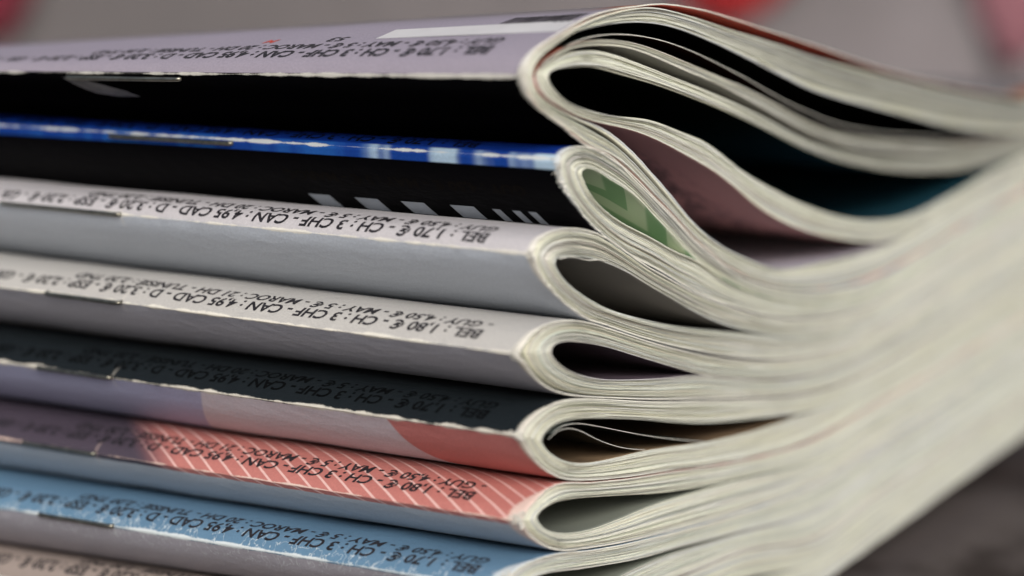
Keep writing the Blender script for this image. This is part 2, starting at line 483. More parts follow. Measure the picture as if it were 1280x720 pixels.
def make_cover(M, root, mat, inside, seed):
    ls = np.concatenate([[0], np.linspace(.5, 95, 190), [110, 140, L_LEN]])
    n = len(M.path); verts = []; uvs = []
    keep = np.concatenate([np.arange(0, NE + NB, 3), np.arange(NE + NB, n - NE - NB, 1), np.arange(n - NE - NB, n, 3)])
    if keep[-1] != n - 1: keep = np.append(keep, n - 1)
    P, N, V = M.path[keep], M.nin[keep], M.v[keep]
    n = len(keep)
    edge = noise1(seed + 31, V, .5) * .10 + noise1(seed + 32, V, 3.) * .12
    for j, l in enumerate(ls):
        le = l + edge if j == 0 else np.full(n, l)
        rel = crease_relief(V, l, seed) + noise1(seed + 50, l + V * .7, 9.) * .06 * np.minimum(1, np.abs(V) / 2)* (1 if j else 0)
        for side in (0, 1):
            q = P + N * (rel[:, None] + (0.17 if side else 0.0))
            s, l_, z = warp(q[:, 0], le, q[:, 1])
            verts.append(np.stack([(s - M.s0) * MM, l_ * MM, (z - M.base) * MM], 1))
    verts = np.concatenate(verts)
    faces, mi, uv = [], [], []
    def vi(j, side, i): return (j * 2 + side) * n + i
    def uvp(j, i): return (ls[j], V[i])
    for j in range(len(ls) - 1):
        for i in range(n - 1):
            faces.append((vi(j, 0, i), vi(j, 0, i + 1), vi(j + 1, 0, i + 1), vi(j + 1, 0, i))); mi.append(0)
            uv += [uvp(j, i), uvp(j, i + 1), uvp(j + 1, i + 1), uvp(j + 1, i)]
            faces.append((vi(j, 1, i + 1), vi(j, 1, i), vi(j + 1, 1, i), vi(j + 1, 1, i + 1))); mi.append(1)
            uv += [uvp(j, i + 1), uvp(j, i), uvp(j + 1, i), uvp(j + 1, i + 1)]
    for i in range(n - 1):                                   # cut edge
        faces.append((vi(0, 1, i), vi(0, 1, i + 1), vi(0, 0, i + 1), vi(0, 0, i))); mi.append(2)
        uv += [uvp(0, i)] * 4
    o = mesh_obj('cover', verts, faces, [mat, inside, EDGE], root, mi)
    lay = o.data.uv_layers.new(name='print')
    lay.data.foreach_set('uv', np.array(uv, float).ravel())
    ca = o.data.color_attributes.new('sheet_tint', 'FLOAT_COLOR', 'CORNER')
    ca.data.foreach_set('color', np.tile([.80, .79, .71, 1.0], len(uv)))
    return o

TINTS = [(.80, .79, .70), (.78, .79, .70), (.82, .80, .72), (.74, .76, .68), (.83, .82, .77), (.70, .72, .66), (.80, .74, .66), (.62, .66, .60), (.36, .38, .37), (.74, .70, .70), (.66, .68, .72), (.82, .80, .66), (.60, .62, .60), (.44, .40, .38)]
def sheet_geo(M, ua, ub, la, lb, loff, seed, acc, tint, inner_mat=None, outer_mat=None, straight_end=None, tone=0.0):
    """one folded sheet between boundary curves (upper a outer, b inner; lower a, b)"""
    A = np.concatenate([ua[::-1], la[1:]]); B = np.concatenate([ub[::-1], lb[1:]])
    if straight_end is not None: A = A[straight_end[0]:straight_end[1]]; B = B[straight_end[0]:straight_end[1]]
    n = len(A)
    arc = np.concatenate([[0], np.cumsum(np.hypot(*np.diff(A, axis=0).T))])
    mid_ = arc[len(ua) - 1]
    calm = 1 - .75 * np.clip((np.abs(arc - mid_) - 30) / 25, 0, 1)
    e = loff * calm + noise1(seed, arc, .6) * .04 + noise1(seed + 3, arc, .22) * .022 + noise1(seed + 5, arc, 7.) * .10
    ls = lstations()
    base = acc['n']
    for j, l in enumerate(ls):
        le = l + (e if j < 2 else 0)
        for q in (A, B):
            s, l_, z = warp(q[:, 0], le + np.zeros(n), q[:, 1])
            acc['v'].append(np.stack([(s - M.s0) * MM, l_ * MM, (z - M.base) * MM], 1))
    acc['n'] += n * 2 * len(ls)
    def vi(j, side, i): return base + (j * 2 + side) * n + i
    tcol = np.array(tint)
    drift = noise1(seed + 77, arc, 9.) * .5 + .5
    t2 = np.array(TINTS[(seed * 7 + 3) % len(TINTS)])
    cols = tcol[None] * (1 - drift[:, None] * .6) + t2[None] * drift[:, None] * .6
    if tone:                                       # sheet colour gets darker away from the fold on the upper half
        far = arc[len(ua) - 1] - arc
        cols = cols * (1 - tone * np.clip((far - 30) / 45, 0, 1))[:, None] ** 1.0
    def put(f, m, idx):
        acc['f'].append(f); acc['m'].append(m)
        for k in idx: acc['c'].append((*cols[k], 1.0))
    for i in range(n - 1):
        put((vi(0, 1, i), vi(0, 1, i + 1), vi(0, 0, i + 1), vi(0, 0, i)), 0, (i, i + 1, i + 1, i))
    for j in range(len(ls) - 1):
        for i in range(n - 1):
            put((vi(j, 0, i), vi(j, 0, i + 1), vi(j + 1, 0, i + 1), vi(j + 1, 0, i)), (outer_mat[0] if i < len(ua) else outer_mat[1]) if isinstance(outer_mat, tuple) else (outer_mat or 0), (i, i + 1, i + 1, i))
            put((vi(j, 1, i + 1), vi(j, 1, i), vi(j + 1, 1, i), vi(j + 1, 1, i + 1)), (inner_mat[0] if i < len(ua) else inner_mat[1]) if isinstance(inner_mat, tuple) else (inner_mat or 0), (i + 1, i, i, i + 1))
def new_acc(): return dict(v=[], f=[], m=[], c=[], n=0)
def flush(acc, name, mats, root):
    o = mesh_obj(name, np.concatenate(acc['v']), acc['f'], mats, root, acc['m'])
    ca = o.data.color_attributes.new('sheet_tint', 'FLOAT_COLOR', 'CORNER')
    ca.data.foreach_set('color', np.array(acc['c'], float).ravel())
    return o

def make_pages(M, root, ranges, seed, mats, inner=1, opens={}):
    """ranges: list of (w0, w1, count); the innermost sheet's inside takes material slot `inner`.
    opens: index of range -> (outer slot, inner slot) for its first/last sheets' faces towards an opening"""
    acc = new_acc(); rnd = random.Random(seed)
    npt = NA + NB + NE
    x = np.linspace(0, 1, npt) * 90
    k = 0
    for ri, (w0, w1, cnt) in enumerate(ranges):
        ks = [j * (1.0 / cnt) for j in range(cnt + 1)]
        jit = [0] + [rnd.uniform(-.28, .28) / cnt for _ in range(cnt - 1)] + [0]
        for j in range(cnt):
            res = []
            far = 1 - .75 * np.clip((x - 28) / 25, 0, 1)
            for key, sd in (('upper', 0), ('lower', 500)):
                amp = np.clip(x / 12, 0, 1)
                def bnd(q, shift):
                    if q in (0, cnt): base = np.full(npt, ks[q])
                    else: base = ks[q] + jit[q] + noise1(seed * 13 + q * 3 + sd + ri * 71, x, 14.) * .38 / cnt * amp
                    return w0 + (w1 - w0) * np.clip(base + shift, 0, 1)
                gp = np.maximum(0.12, .22 + .50 * noise1(seed * 17 + j * 5 + sd + ri * 91, x, 10.)) / cnt * .8 * far
                wa, wb = bnd(j, 0) , bnd(j + 1, -gp if j < cnt - 1 else 0)
                wb = np.maximum(wb, wa + .25 / cnt * (w1 - w0))
                # keep the whole sheet in the range's own band
                def pos(w):
                    b = M.bands[key]; wm = (w0 + w1) / 2
                    kk = min(range(len(b)), key=lambda i: 0 if b[i][0] <= wm <= b[i][1] else min(abs(wm - b[i][0]), abs(wm - b[i][1])))
                    a0, a1, o, i_ = b[kk]
                    t = np.clip((w - a0) / (a1 - a0), 0, 1)[:, None]
                    return o + (i_ - o) * t
                res += [pos(wa), pos(wb)]
            ua, ub, la, lb = res
            # join upper and lower halves at the fold
            ma, mb = (ua[0] + la[0]) / 2, (ub[0] + lb[0]) / 2
            ua = ua.copy(); ub = ub.copy(); la = la.copy(); lb = lb.copy()
            ua[0] = la[0] = ma; ub[0] = lb[0] = mb
            tint = rnd.choice(TINTS) if rnd.random() < .7 else TINTS[0]
            br = rnd.uniform(.70, 1.06); tint = tuple(min(.88, c * br * q) for c, q in zip(tint, (.99, 1.012, .93)))
            last = (ri == len(ranges) - 1 and j == cnt - 1)
            om = opens.get(ri, (None, None))
            im = inner if last else (om[1] if j == cnt - 1 else None)
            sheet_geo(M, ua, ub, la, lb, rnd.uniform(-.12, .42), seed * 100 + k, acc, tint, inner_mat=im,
                      outer_mat=om[0] if j == 0 else None, tone=.5 if M.idx == 0 and ri != 1 else 0)
            k += 1
    return flush(acc, 'page_block', mats, root)

def leaf(M, root, pts, seed, mats, th=.10, name='page', tint=(.8, .79, .72)):
    """a single page standing loose inside an opening; pts in pixels from the fold outwards"""
    c = spline(pts, 120)
    q = unproj(c[::1])
    nn = normals_in(q)
    if len(pts) and pts[-1][0] >= 1270:
        s1, z1 = q[-1]; e = np.linspace(4, S_END - s1, 8)
        q = np.concatenate([q, np.stack([s1 + e, z1 + .1 * e - .0004 * e * e], 1)]); nn = normals_in(q)
    acc = new_acc()
    A, B = q, q - nn * th
    n = len(A)
    arc = np.concatenate([[0], np.cumsum(np.hypot(*np.diff(A, axis=0).T))])
    e = noise1(seed, arc, .6) * .05 + noise1(seed + 5, arc, 7.) * .12 + .05
    ls = lstations()
    for j, l in enumerate(ls):
        for z_ in (A, B):
            s, l_, z = warp(z_[:, 0], l + (e if j < 2 else 0) + np.zeros(n), z_[:, 1])
            acc['v'].append(np.stack([(s - M.s0) * MM, l_ * MM, (z - M.base) * MM], 1))
    def vi(j, side, i): return (j * 2 + side) * n + i
    def put(f, m):
        acc['f'].append(f); acc['m'].append(m); acc['c'] += [(*tint, 1.0)] * 4
    for i in range(n - 1): put((vi(0, 0, i), vi(0, 0, i + 1), vi(0, 1, i + 1), vi(0, 1, i)), 0)
    for j in range(len(ls) - 1):
        for i in range(n - 1):
            put((vi(j, 0, i), vi(j + 1, 0, i), vi(j + 1, 0, i + 1), vi(j, 0, i + 1)), 1)
            put((vi(j, 1, i), vi(j, 1, i + 1), vi(j + 1, 1, i + 1), vi(j + 1, 1, i)), 1)
    return flush(acc, name, mats, root)

# ---- flat print laid on the covers
def text_mesh(body, size, shear=.10, bold=.026, spacing=1.0):
    cu = bpy.data.curves.new('t', 'FONT'); cu.body = body; cu.size = size; cu.shear = shear
    cu.offset = bold; cu.space_character = spacing; cu.resolution_u = 3
    o = bpy.data.objects.new('t', cu); C.objects.link(o)
    bpy.context.view_layer.update()
    dg = bpy.context.evaluated_depsgraph_get()
    me = bpy.data.meshes.new_from_object(o.evaluated_get(dg))
    vs = [(v.co.x, v.co.y) for v in me.vertices]; fs = [tuple(p.vertices) for p in me.polygons]
    bpy.data.objects.remove(o); bpy.data.curves.remove(cu); bpy.data.meshes.remove(me)
    return vs, fs
def print_on(M, root, name, verts, faces, mat, off=.035, step=.3):
    """verts in (u, v) mm on the cover"""
    bm = bmesh.new()
    bv = [bm.verts.new((x, y, 0)) for x, y in verts]
    for f in faces:
        try: bm.faces.new([bv[i] for i in f])
        except ValueError: pass
    vmin, vmax = min(v[1] for v in verts), max(v[1] for v in verts)
    k = math.floor(vmin / step) + 1
    while k * step < vmax:
        bmesh.ops.bisect_plane(bm, geom=bm.verts[:] + bm.edges[:] + bm.faces[:], plane_co=(0, k * step, 0), plane_no=(0, 1, 0), dist=1e-5)
        k += 1
    for v in bm.verts:
        u, q = v.co.x, v.co.y
        rel = float(crease_relief(np.array(q), u, M.seed)) + float(noise1(M.seed + 50, u + q * .7, 9.)) * .06 * min(1, abs(q) / 2)
        v.co = Vector(M.at(u, q, off - rel))
    me = bpy.data.meshes.new(name); bm.to_mesh(me); bm.free()
    me.materials.append(mat)
    o = bpy.data.objects.new(name, me); C.objects.link(o); o.parent = root
    return o
def u_at(M, x, v):
    """distance along the spine at which the cover line v shows at picture column x"""
    lo, hi = 0.0, 200.0
    for _ in range(40):
        m = (lo + hi) / 2
        p = M.at(m, v)
        px, _y = project(p[0] / MM + M.s0, p[1] / MM, p[2] / MM + M.base)
        if px > x: lo = m
        else: hi = m
    return lo
def price_line(M, root, body, x0, v0, height, mat, name='price_text', ref=None, **kw):
    """text starts at column x0 (right), runs away along the spine, letter tops towards the crease"""
    vs, fs = text_mesh(body, 1.0, **kw)
    u0 = u_at(M, x0, v0)
    k = height
    if ref:                                                  # (column, prefix): stretch so that the prefix ends there
        w = max(v[0] for v in text_mesh(ref[1], 1.0, **kw)[0])
        sx = (u_at(M, ref[0], v0) - u0) / w
    else: sx = k
    return print_on(M, root, name, [(u0 + x * sx, v0 - y * k) for x, y in vs], fs, mat)

def staple(M, root, x0, x1, v=0.05):
    """wire staple lying along the crease between two picture columns, its bent ends going into the paper"""
    u0, u1 = u_at(M, x0, v), (u_at(M, x1, v) if x1 > 0 else u_at(M, x0, v) + 12.5)
    r = .27
    pts = [(u0, v, -1.0), (u0, v, .05), (u0 + .12, v, .20), (u0 + .35, v, .26)]
    pts += [(u0 + (u1 - u0) * t, v, .26 + .03 * math.sin(t * 9)) for t in (.2, .4, .6, .8)]
    pts += [(u1 - .35, v, .26), (u1 - .12, v, .20), (u1, v, .05), (u1, v, -1.0)]
    C3 = np.array([M.at(p[0], p[1], p[2]) for p in pts])
    T = np.gradient(C3, axis=0); T /= np.linalg.norm(T, axis=1)[:, None]
    side0 = np.array([0.3, 0.0, 1.0]); verts = []; K = 8
    for c, t in zip(C3, T):
        a_ = np.cross(t, side0); a_ /= np.linalg.norm(a_); b_ = np.cross(t, a_)
        for q in range(K):
            an = 2 * math.pi * q / K
            verts.append(c + (a_ * math.cos(an) + b_ * math.sin(an)) * r * MM)
    faces = [(i * K + q, i * K + (q + 1) % K, (i + 1) * K + (q + 1) % K, (i + 1) * K + q) for i in range(len(pts) - 1) for q in range(K)]
    faces += [tuple(range(K))[::-1], tuple(range((len(pts) - 1) * K, len(pts) * K))]
    return mesh_obj('staple', verts, faces, STEEL, root)

def torn_tuft(M, root, v, seed, n=26, r=.9, u0=-.1):
    """frayed paper fibres and flakes at the worn corner of a spine"""
    rnd = random.Random(seed); verts = []; faces = []
    for _ in range(n):
        vv = v + rnd.gauss(0, r * .5); u = u0 + abs(rnd.gauss(0, .5))
        a_ = np.array(M.at(u, vv, 0.0)); 
        out = np.array(M.at(u, vv, 1.0)) - a_
        ln = rnd.uniform(.10, .38); w = rnd.uniform(.10, .30)
        dirv = out * ln + np.array([rnd.uniform(-.3, .3), rnd.uniform(-.5, .1), rnd.uniform(-.3, .3)]) * ln * MM
        sd = np.array([rnd.uniform(-1, 1), rnd.uniform(-1, 1), rnd.uniform(-1, 1)]); sd = np.cross(sd, dirv); sd /= np.linalg.norm(sd) + 1e-12
        b = len(verts)
        m_ = a_ + dirv * .6 + sd * w * .3 * MM
        e_ = a_ + dirv
        nrm = np.cross(dirv, sd); nrm /= np.linalg.norm(nrm) + 1e-12
        for t in (0.02, -0.02):
            verts += [a_ - dirv * .3 - sd * w * MM + nrm * t * MM, a_ - dirv * .3 + sd * w * MM + nrm * t * MM, m_ + sd * w * .6 * MM + nrm * t * MM, e_ + nrm * t * MM, m_ - sd * w * .7 * MM + nrm * t * MM]
        faces += [(b, b + 1, b + 2, b + 3, b + 4), (b + 9, b + 8, b + 7, b + 6, b + 5)]
        faces += [(b + k, b + 5 + k, b + 5 + (k + 1) % 5, b + (k + 1) % 5) for k in range(5)]
    o = mesh_obj('torn_paper', verts, faces, TORN, root, smooth=False); o['kind'] = 'stuff'
    return o

# ------------------------------------------------------------------ shared materials
EDGE = paper_material('page_edge_paper', (.80, .79, .71))
TORN = plain('torn_paper_white', (.72, .71, .66), .95, .1, 900, spec=.1)
STEEL = plain('staple_wire', (.30, .29, .24), .32, .25, 900, metal=1.0)
INK = plain('black_ink', (.022, .020, .024), .5, .3, 800)
INK_FAINT = plain('varnish_black_ink', (.004, .0045, .005), .5, .3, 800, spec=.02)
INK_WHITE = plain('white_ink', (.42, .47, .53), .5, .08, 300)
INK_RED = plain('red_ink', (.50, .06, .035), .5, .1, 300)

# ------------------------------------------------------------------ ground and wall
def ground():
    g = G('dark_worn_ground')
    co = g.n('ShaderNodeTexCoord')
    n = g.noise(co.outputs['Object'], 24, 4, .6)
    n2 = g.noise(co.outputs['Object'], 46, 4, .6)
    far = g.n('ShaderNodeSeparateXYZ'); g.t.links.new(co.outputs['Object'], far.inputs[0])
    col = g.mix(g.ramp(n, .44, .56), (.016, .008, .006), (.072, .058, .055))
    col = g.mix(g.ramp(n2, .5, .7, 0, .6), col, (.07, .058, .055))
    g.s(g.b.inputs['Base Color'], col); g.b.inputs['Roughness'].default_value = .8
    g.bump(n2, .6, .002)
    bm = bmesh.new(); bmesh.ops.create_grid(bm, x_segments=40, y_segments=40, size=6)
    me = bpy.data.meshes.new('ground'); bm.to_mesh(me); bm.free(); me.materials.append(g.m)
    o = bpy.data.objects.new('ground', me); C.objects.link(o); o['kind'] = 'structure'
ground()
def wall():
    g = G('grey_plaster')
    co = g.n('ShaderNodeTexCoord')
    s = g.n('ShaderNodeSeparateXYZ'); g.t.links.new(co.outputs['Object'], s.inputs[0])
    n = g.noise(co.outputs['Object'], 2.2, 3, .5)
    n2 = g.noise(co.outputs['Object'], 30, 5, .6)
    col = g.mix(g.ramp(n, .35, .65), (.115, .106, .109), (.22, .20, .212))
    col = g.mix(g.ramp(n2, .3, .8, 0, .3), col, (.16, .14, .14))
    g.s(g.b.inputs['Base Color'], col); g.b.inputs['Roughness'].default_value = .9
    g.bump(n2, .6, .004)
    bm = bmesh.new(); bmesh.ops.create_cube(bm, size=1)
    for v in bm.verts: v.co = Vector((v.co.x * 8, v.co.y * .1, (v.co.z + .5) * 1.1))
    bmesh.ops.bevel(bm, geom=bm.edges[:], offset=.01, segments=2, affect='EDGES')
    me = bpy.data.meshes.new('background_wall'); bm.to_mesh(me); bm.free(); me.materials.append(g.m)
    o = bpy.data.objects.new('background_wall', me); C.objects.link(o); o.location = (1.65 * sa, 1.65 * ca_, 0); o.rotation_euler = (0, 0, -CAM_AZ)
    o['label'] = 'plain grey wall far out of focus behind the magazines'; o['category'] = 'wall'
wall()
def hanging_cloth(px, hem, half, col, label, seed):
    """a piece of cloth pinned on the far wall, its lower hem sagging; seen only as a blurred patch"""
    dist = 1.56
    k = dist / F                                            # metres per pixel at that distance
    w = half * k; top = (CAM_H * MM) + dist * (HOR + 190) / F; low = (CAM_H * MM) + dist * (HOR - hem) / F
    NX, NZ = 28, 14; verts = []; faces = []
    for side in (0, 1):
        for j in range(NZ + 1):
            for i in range(NX + 1):
                t = i / NX * 2 - 1; q = j / NZ
                bot = low + (top - low) * .75 * abs(t) ** 2.2
                z = top + (bot - top) * q
                y = -.004 - .010 * q * (1 + math.sin(t * 9 + seed + q)) - (0 if side else .0015)
                verts.append((t * w * (1 - .12 * q * q), y, z))
    n1 = (NX + 1) * (NZ + 1)
    for j in range(NZ):
        for i in range(NX):
            a_ = j * (NX + 1) + i
            faces.append((a_, a_ + NX + 1, a_ + NX + 2, a_ + 1))
            faces.append((n1 + a_, n1 + a_ + 1, n1 + a_ + NX + 2, n1 + a_ + NX + 1))
    rim = [i for i in range(NX + 1)] + [j * (NX + 1) + NX for j in range(1, NZ + 1)] + [NZ * (NX + 1) + i for i in range(NX - 1, -1, -1)] + [j * (NX + 1) for j in range(NZ - 1, 0, -1)]
    for q in range(len(rim)):
        p_, r_ = rim[q], rim[(q + 1) % len(rim)]
        faces.append((p_, r_, n1 + r_, n1 + p_))
    o = mesh_obj('hanging_cloth', verts, faces, plain('cloth_dye', col, .85, .12, 30))
    x = (px - 640) / F * dist; dd = 1.596
    o.location = (x * ca_ + dd * sa, -x * sa + dd * ca_, 0); o.rotation_euler = (0, 0, -CAM_AZ)
    o['label'] = label; o['category'] = 'cloth'; o['group'] = 'blurred coloured cloths hanging on the back wall'
hanging_cloth(915, 24, 150, (.28, .013, .016), 'bright red cloth, out of focus, on the wall above the crest of the topmost magazine', 1)
hanging_cloth(1275, 80, 85, (.27, .12, .145), 'dusty pink cloth, out of focus, hanging on the wall at the far right', 2)
hanging_cloth(-10, 48, 95, (.15, .02, .035), 'dark maroon cloth, out of focus, hanging on the wall at the far left', 3)

# ------------------------------------------------------------------ the magazines
LAB = ['topmost magazine with lilac grey cover, black back and pages fanned into wide loops',
       'second magazine from the top, black with a blue spine and green inner page',
       'third magazine from the top, white cover worn along its spine, grey page inside its loop',
       'fourth magazine from the top, cream white cover with a crumpled torn corner',
       'magazine with black cover over a pale lilac and coral pink back, white worn spine',
       'magazine with coral red cover crossed by thin white diagonal stripes',
       'light blue magazine under the coral striped one, scratched spine',
       'lowest magazine, beige cover only partly in view at the bottom left']

def seg_blue(g, w, u, v):
    # spine strip of alternating blue and pale cells, black below, deep blue above
    c = g.noise(g.scaled(w, (.16, 0, 1), (3.3, 0, 0)), 1.0, 2, .5)
    cell = g.ramp(c, .455, .56)
    pale = g.mix(g.ramp(u, 24, 27), (.40, .55, .70), (.02, .105, .40))
    strip = g.mix(cell, (.012, .055, .30), pale)
    low = g.mix(g.ramp(v, -.95, -.75), (.0022, .0022, .003), strip)
    return g.mix(g.ramp(v, .75, 1.0), low, (.006, .03, .22))
def lilac_top(g, w, u, v):
    rim = g.math('MULTIPLY', g.ramp(v, 18, 30), g.math('SUBTRACT', 1.0, g.ramp(u, 2.5, 6.0)))
    up = g.mix(g.ramp(v, 14, 26), (.31, .28, .335), (.20, .18, .185))
    up = g.mix(rim, up, (.30, .12, .07))
    return g.mix(g.ramp(v, -.11, .01), (.0022, .0022, .0028), up)
def lilac_coral(g, w, u, v):
    # curved edge of a pink disc and a slanting lavender field on the back
    du = g.math('SUBTRACT', u, -11.5); dv = g.math('ADD', v, -4.0)
    r = g.math('SQRT', g.math('ADD', g.math('MULTIPLY', du, du), g.math('MULTIPLY', dv, dv)))
    back = g.mix(g.ramp(r, 29.0, 29.3), (.58, .22, .21), (.60, .56, .62))
    edge = g.math('ADD', u, g.math('MULTIPLY', v, .55))
    back = g.mix(g.ramp(edge, 44.0, 44.4), back, (.38, .39, .56))
    return g.mix(g.ramp(v, -.35, -.22), back, (.013, .0175, .021))
def stripes(g, w, u, v):
    ph = g.math('ADD', g.math('MULTIPLY', u, .34), g.math('MULTIPLY', v, -.58))
    ph = g.math('ADD', ph, g.math('MULTIPLY', g.noise(g.scaled(w, (.3, .3, 1)), 1, 1), .04))
    f = g.math('FRACT', ph)
    line = g.math('SUBTRACT', 1.0, g.ramp(g.math('ABSOLUTE', g.math('SUBTRACT', f, .5)), .065, .105))
    purple = g.ramp(g.math('ADD', u, g.math('MULTIPLY', v, -1.2)), 47, 55)
    line = g.math('MULTIPLY', line, g.math('SUBTRACT', 1.0, purple))
    top = g.mix(purple, (.51, .19, .165), (.07, .055, .075))
    top = g.mix(line, top, (.76, .50, .46))
    return g.mix(g.ramp(v, -.85, -.75), (.47, .51, .57), top)

COV = [
  cover_material('cover_lilac_black', lilac_top, 1, wear=.20, wear_off=-.22, specks=.10, spec=0.0),
  cover_material('cover_black_blue_spine', seg_blue, 2, wear=.20, wear_off=.35, specks=.10, spec=0.02, worn=(.60, .64, .66)),
  cover_material('cover_white', two((.54, .52, .54), (.53, .58, .66), 0, .25), 3, dent=58.8, wear=.22, worn=(.72, .70, .64), specks=.2),
  cover_material('cover_cream', two((.52, .505, .48), (.56, .56, .64), -.1, .2), 4, dent=56.2, wear=.34, worn=(.74, .71, .63), specks=.2),
  cover_material('cover_black_lilac', lilac_coral, 5, dent=58.8, wear=.36, wear_off=-.05, spec=.06, worn=(.62, .59, .52), specks=.16),
  cover_material('cover_coral_stripes', stripes, 6, corner=1.6, dent=62.0, wear=.16, wear_off=.02, worn=(.72, .55, .48), specks=.2, wdens=.56),
  cover_material('cover_light_blue', two((.125, .235, .35), (.40, .39, .45), -.25, .08), 7, dent=55.8, wear=.22, wear_off=0, worn=(.62, .68, .70), specks=.35, cracks=.8, corner=1.9),
  cover_material('cover_beige', two((.34, .28, .25), (.3, .3, .32), -.3), 8, wear=.2)]
INSIDE = [plain('inside_red', (.70, .10, .065), .5, .1, 60), plain('inside_white', (.5, .5, .5), .5, .1, 60)]
def zigzag_green():
    g = G('page_green_zigzag')
    co = g.n('ShaderNodeTexCoord'); s = g.n('ShaderNodeSeparateXYZ'); g.t.links.new(co.outputs['Object'], s.inputs[0])
    x = g.math('MULTIPLY', s.outputs[0], 1000.0); y = g.math('MULTIPLY', s.outputs[1], 1000.0)
    tri = g.math('ABSOLUTE', g.math('SUBTRACT', g.math('FRACT', g.math('MULTIPLY', y, .16)), .5))
    f = g.math('FRACT', g.math('ADD', g.math('MULTIPLY', x, .10), g.math('MULTIPLY', tri, 1.3)))
    g.s(g.b.inputs['Base Color'], g.mix(g.ramp(f, .44, .54), (.66, .72, .57), (.30, .46, .28)))
    g.b.inputs['Roughness'].default_value = .5
    return g.m
def scribble_pink():
    g = G('page_pink_scribble')
    co = g.n('ShaderNodeTexCoord')
    n = g.noise(g.scaled(co.outputs['Object'], (90, 260, 90)), 1.0, 4, .7)
    band = g.math('ABSOLUTE', g.math('SUBTRACT', n, .5))
    s = g.n('ShaderNodeSeparateXYZ'); g.t.links.new(co.outputs['Object'], s.inputs[0])
    near = g.ramp(s.outputs[1], .004, .010, 0, 1)
    m = g.math('MULTIPLY', g.math('SUBTRACT', 1.0, g.ramp(band, .02, .055)), near)
    g.s(g.b.inputs['Base Color'], g.mix(m, (.56, .28, .26), (.12, .06, .065)))
    g.b.inputs['Roughness'].default_value = .5
    return g.m
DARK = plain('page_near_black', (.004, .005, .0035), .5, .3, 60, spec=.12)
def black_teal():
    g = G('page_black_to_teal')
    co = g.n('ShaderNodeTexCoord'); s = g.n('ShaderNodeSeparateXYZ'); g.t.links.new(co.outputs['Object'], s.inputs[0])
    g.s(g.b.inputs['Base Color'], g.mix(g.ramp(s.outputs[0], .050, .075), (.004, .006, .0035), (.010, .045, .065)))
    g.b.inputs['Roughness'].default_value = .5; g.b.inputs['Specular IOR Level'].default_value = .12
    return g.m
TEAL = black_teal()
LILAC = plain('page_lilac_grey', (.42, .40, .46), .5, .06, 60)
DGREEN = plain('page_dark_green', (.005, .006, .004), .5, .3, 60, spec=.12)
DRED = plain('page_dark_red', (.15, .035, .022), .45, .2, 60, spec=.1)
GREY = plain('page_grey', (.30, .29, .27), .5, .08, 60)
GREYG = plain('page_grey_green', (.24, .26, .22), .5, .08, 60)
PURP = plain('page_dark_purple', (.10, .075, .095), .5, .2, 60)
BROWN = plain('page_brown', (.22, .15, .09), .5, .3, 90)
LEAFW = plain('page_white', (.62, .62, .58), .5, .06, 90)
PINK = scribble_pink(); GREEN = zigzag_green()

roots = []; MM_ = []
for i, d_ in enumerate(MAGS):
    M = Mag(d_, i); M.seed = 11 + i * 4
    root = bpy.data.objects.new('magazine', None); C.objects.link(root)
    o_ = FRAME @ Matrix.Translation((M.s0 * MM, 0, M.base * MM))
    root.matrix_world = o_
    root['label'] = LAB[i]; root['category'] = 'magazine'; root['group'] = 'magazines piled in the stack'
    make_cover(M, root, COV[i], INSIDE[0] if i == 0 else INSIDE[1], M.seed)
    roots.append(root); MM_.append(M)

def block(i, *a_, **k_):
    o = make_pages(MM_[i], roots[i], *a_, **k_); o['kind'] = 'stuff'; return o
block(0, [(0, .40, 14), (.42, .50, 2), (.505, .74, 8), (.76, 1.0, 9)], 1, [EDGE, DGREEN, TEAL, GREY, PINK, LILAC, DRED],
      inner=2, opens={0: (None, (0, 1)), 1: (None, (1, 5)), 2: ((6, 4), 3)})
block(1, [(0, 1, 19)], 2, [EDGE, GREEN])
block(2, [(0, 1, 24)], 3, [EDGE, GREY])
block(3, [(0, 1, 22)], 4, [EDGE, PURP])
block(4, [(0, 1, 19)], 5, [EDGE, BROWN])
block(5, [(0, 1, 19)], 6, [EDGE, GREYG])
block(6, [(0, 1, 19)], 7, [EDGE, GREYG])
block(7, [(0, 1, 17)], 8, [EDGE, GREYG])

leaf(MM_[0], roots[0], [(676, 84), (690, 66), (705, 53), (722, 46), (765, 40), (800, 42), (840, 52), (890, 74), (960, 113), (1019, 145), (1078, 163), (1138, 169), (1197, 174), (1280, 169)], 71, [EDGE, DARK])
leaf(MM_[2], roots[2], [(700, 323), (712, 320), (725, 322), (738, 325), (747, 324), (757, 326)], 72, [EDGE, LEAFW])
leaf(MM_[4], roots[4], [(688, 547), (697, 535), (712, 529), (740, 531), (770, 537), (807, 544), (845, 549), (882, 552)], 73, [EDGE, plain('page_slate', (.05, .06, .055), .4, .2, 60)], th=.07)
leaf(MM_[4], roots[4], [(686, 549), (692, 541), (702, 536), (720, 536), (737, 544), (757, 553), (782, 560), (806, 562)], 74, [EDGE, DARK], th=.07)

# price lines printed next to the spines
L1 = "BEL : 1,70 € - CH : 3 CHF - CAN : 4,95 CAD - D : 3,20 € - ESP : 2,20 € - GR : 2,20 €"
L2 = "GUY : 4,50 € - MAY : 5 € - MAROC : 20 DH - TUNISIE : 2,20 TND"
L1b = L1.replace('1,70', '1,80'); L2b = "- " + L2.replace('20 DH', '21 DH')
REF = "BEL : 1,70 € - CH : 3 CHF - CAN : 4,95 CAD -"
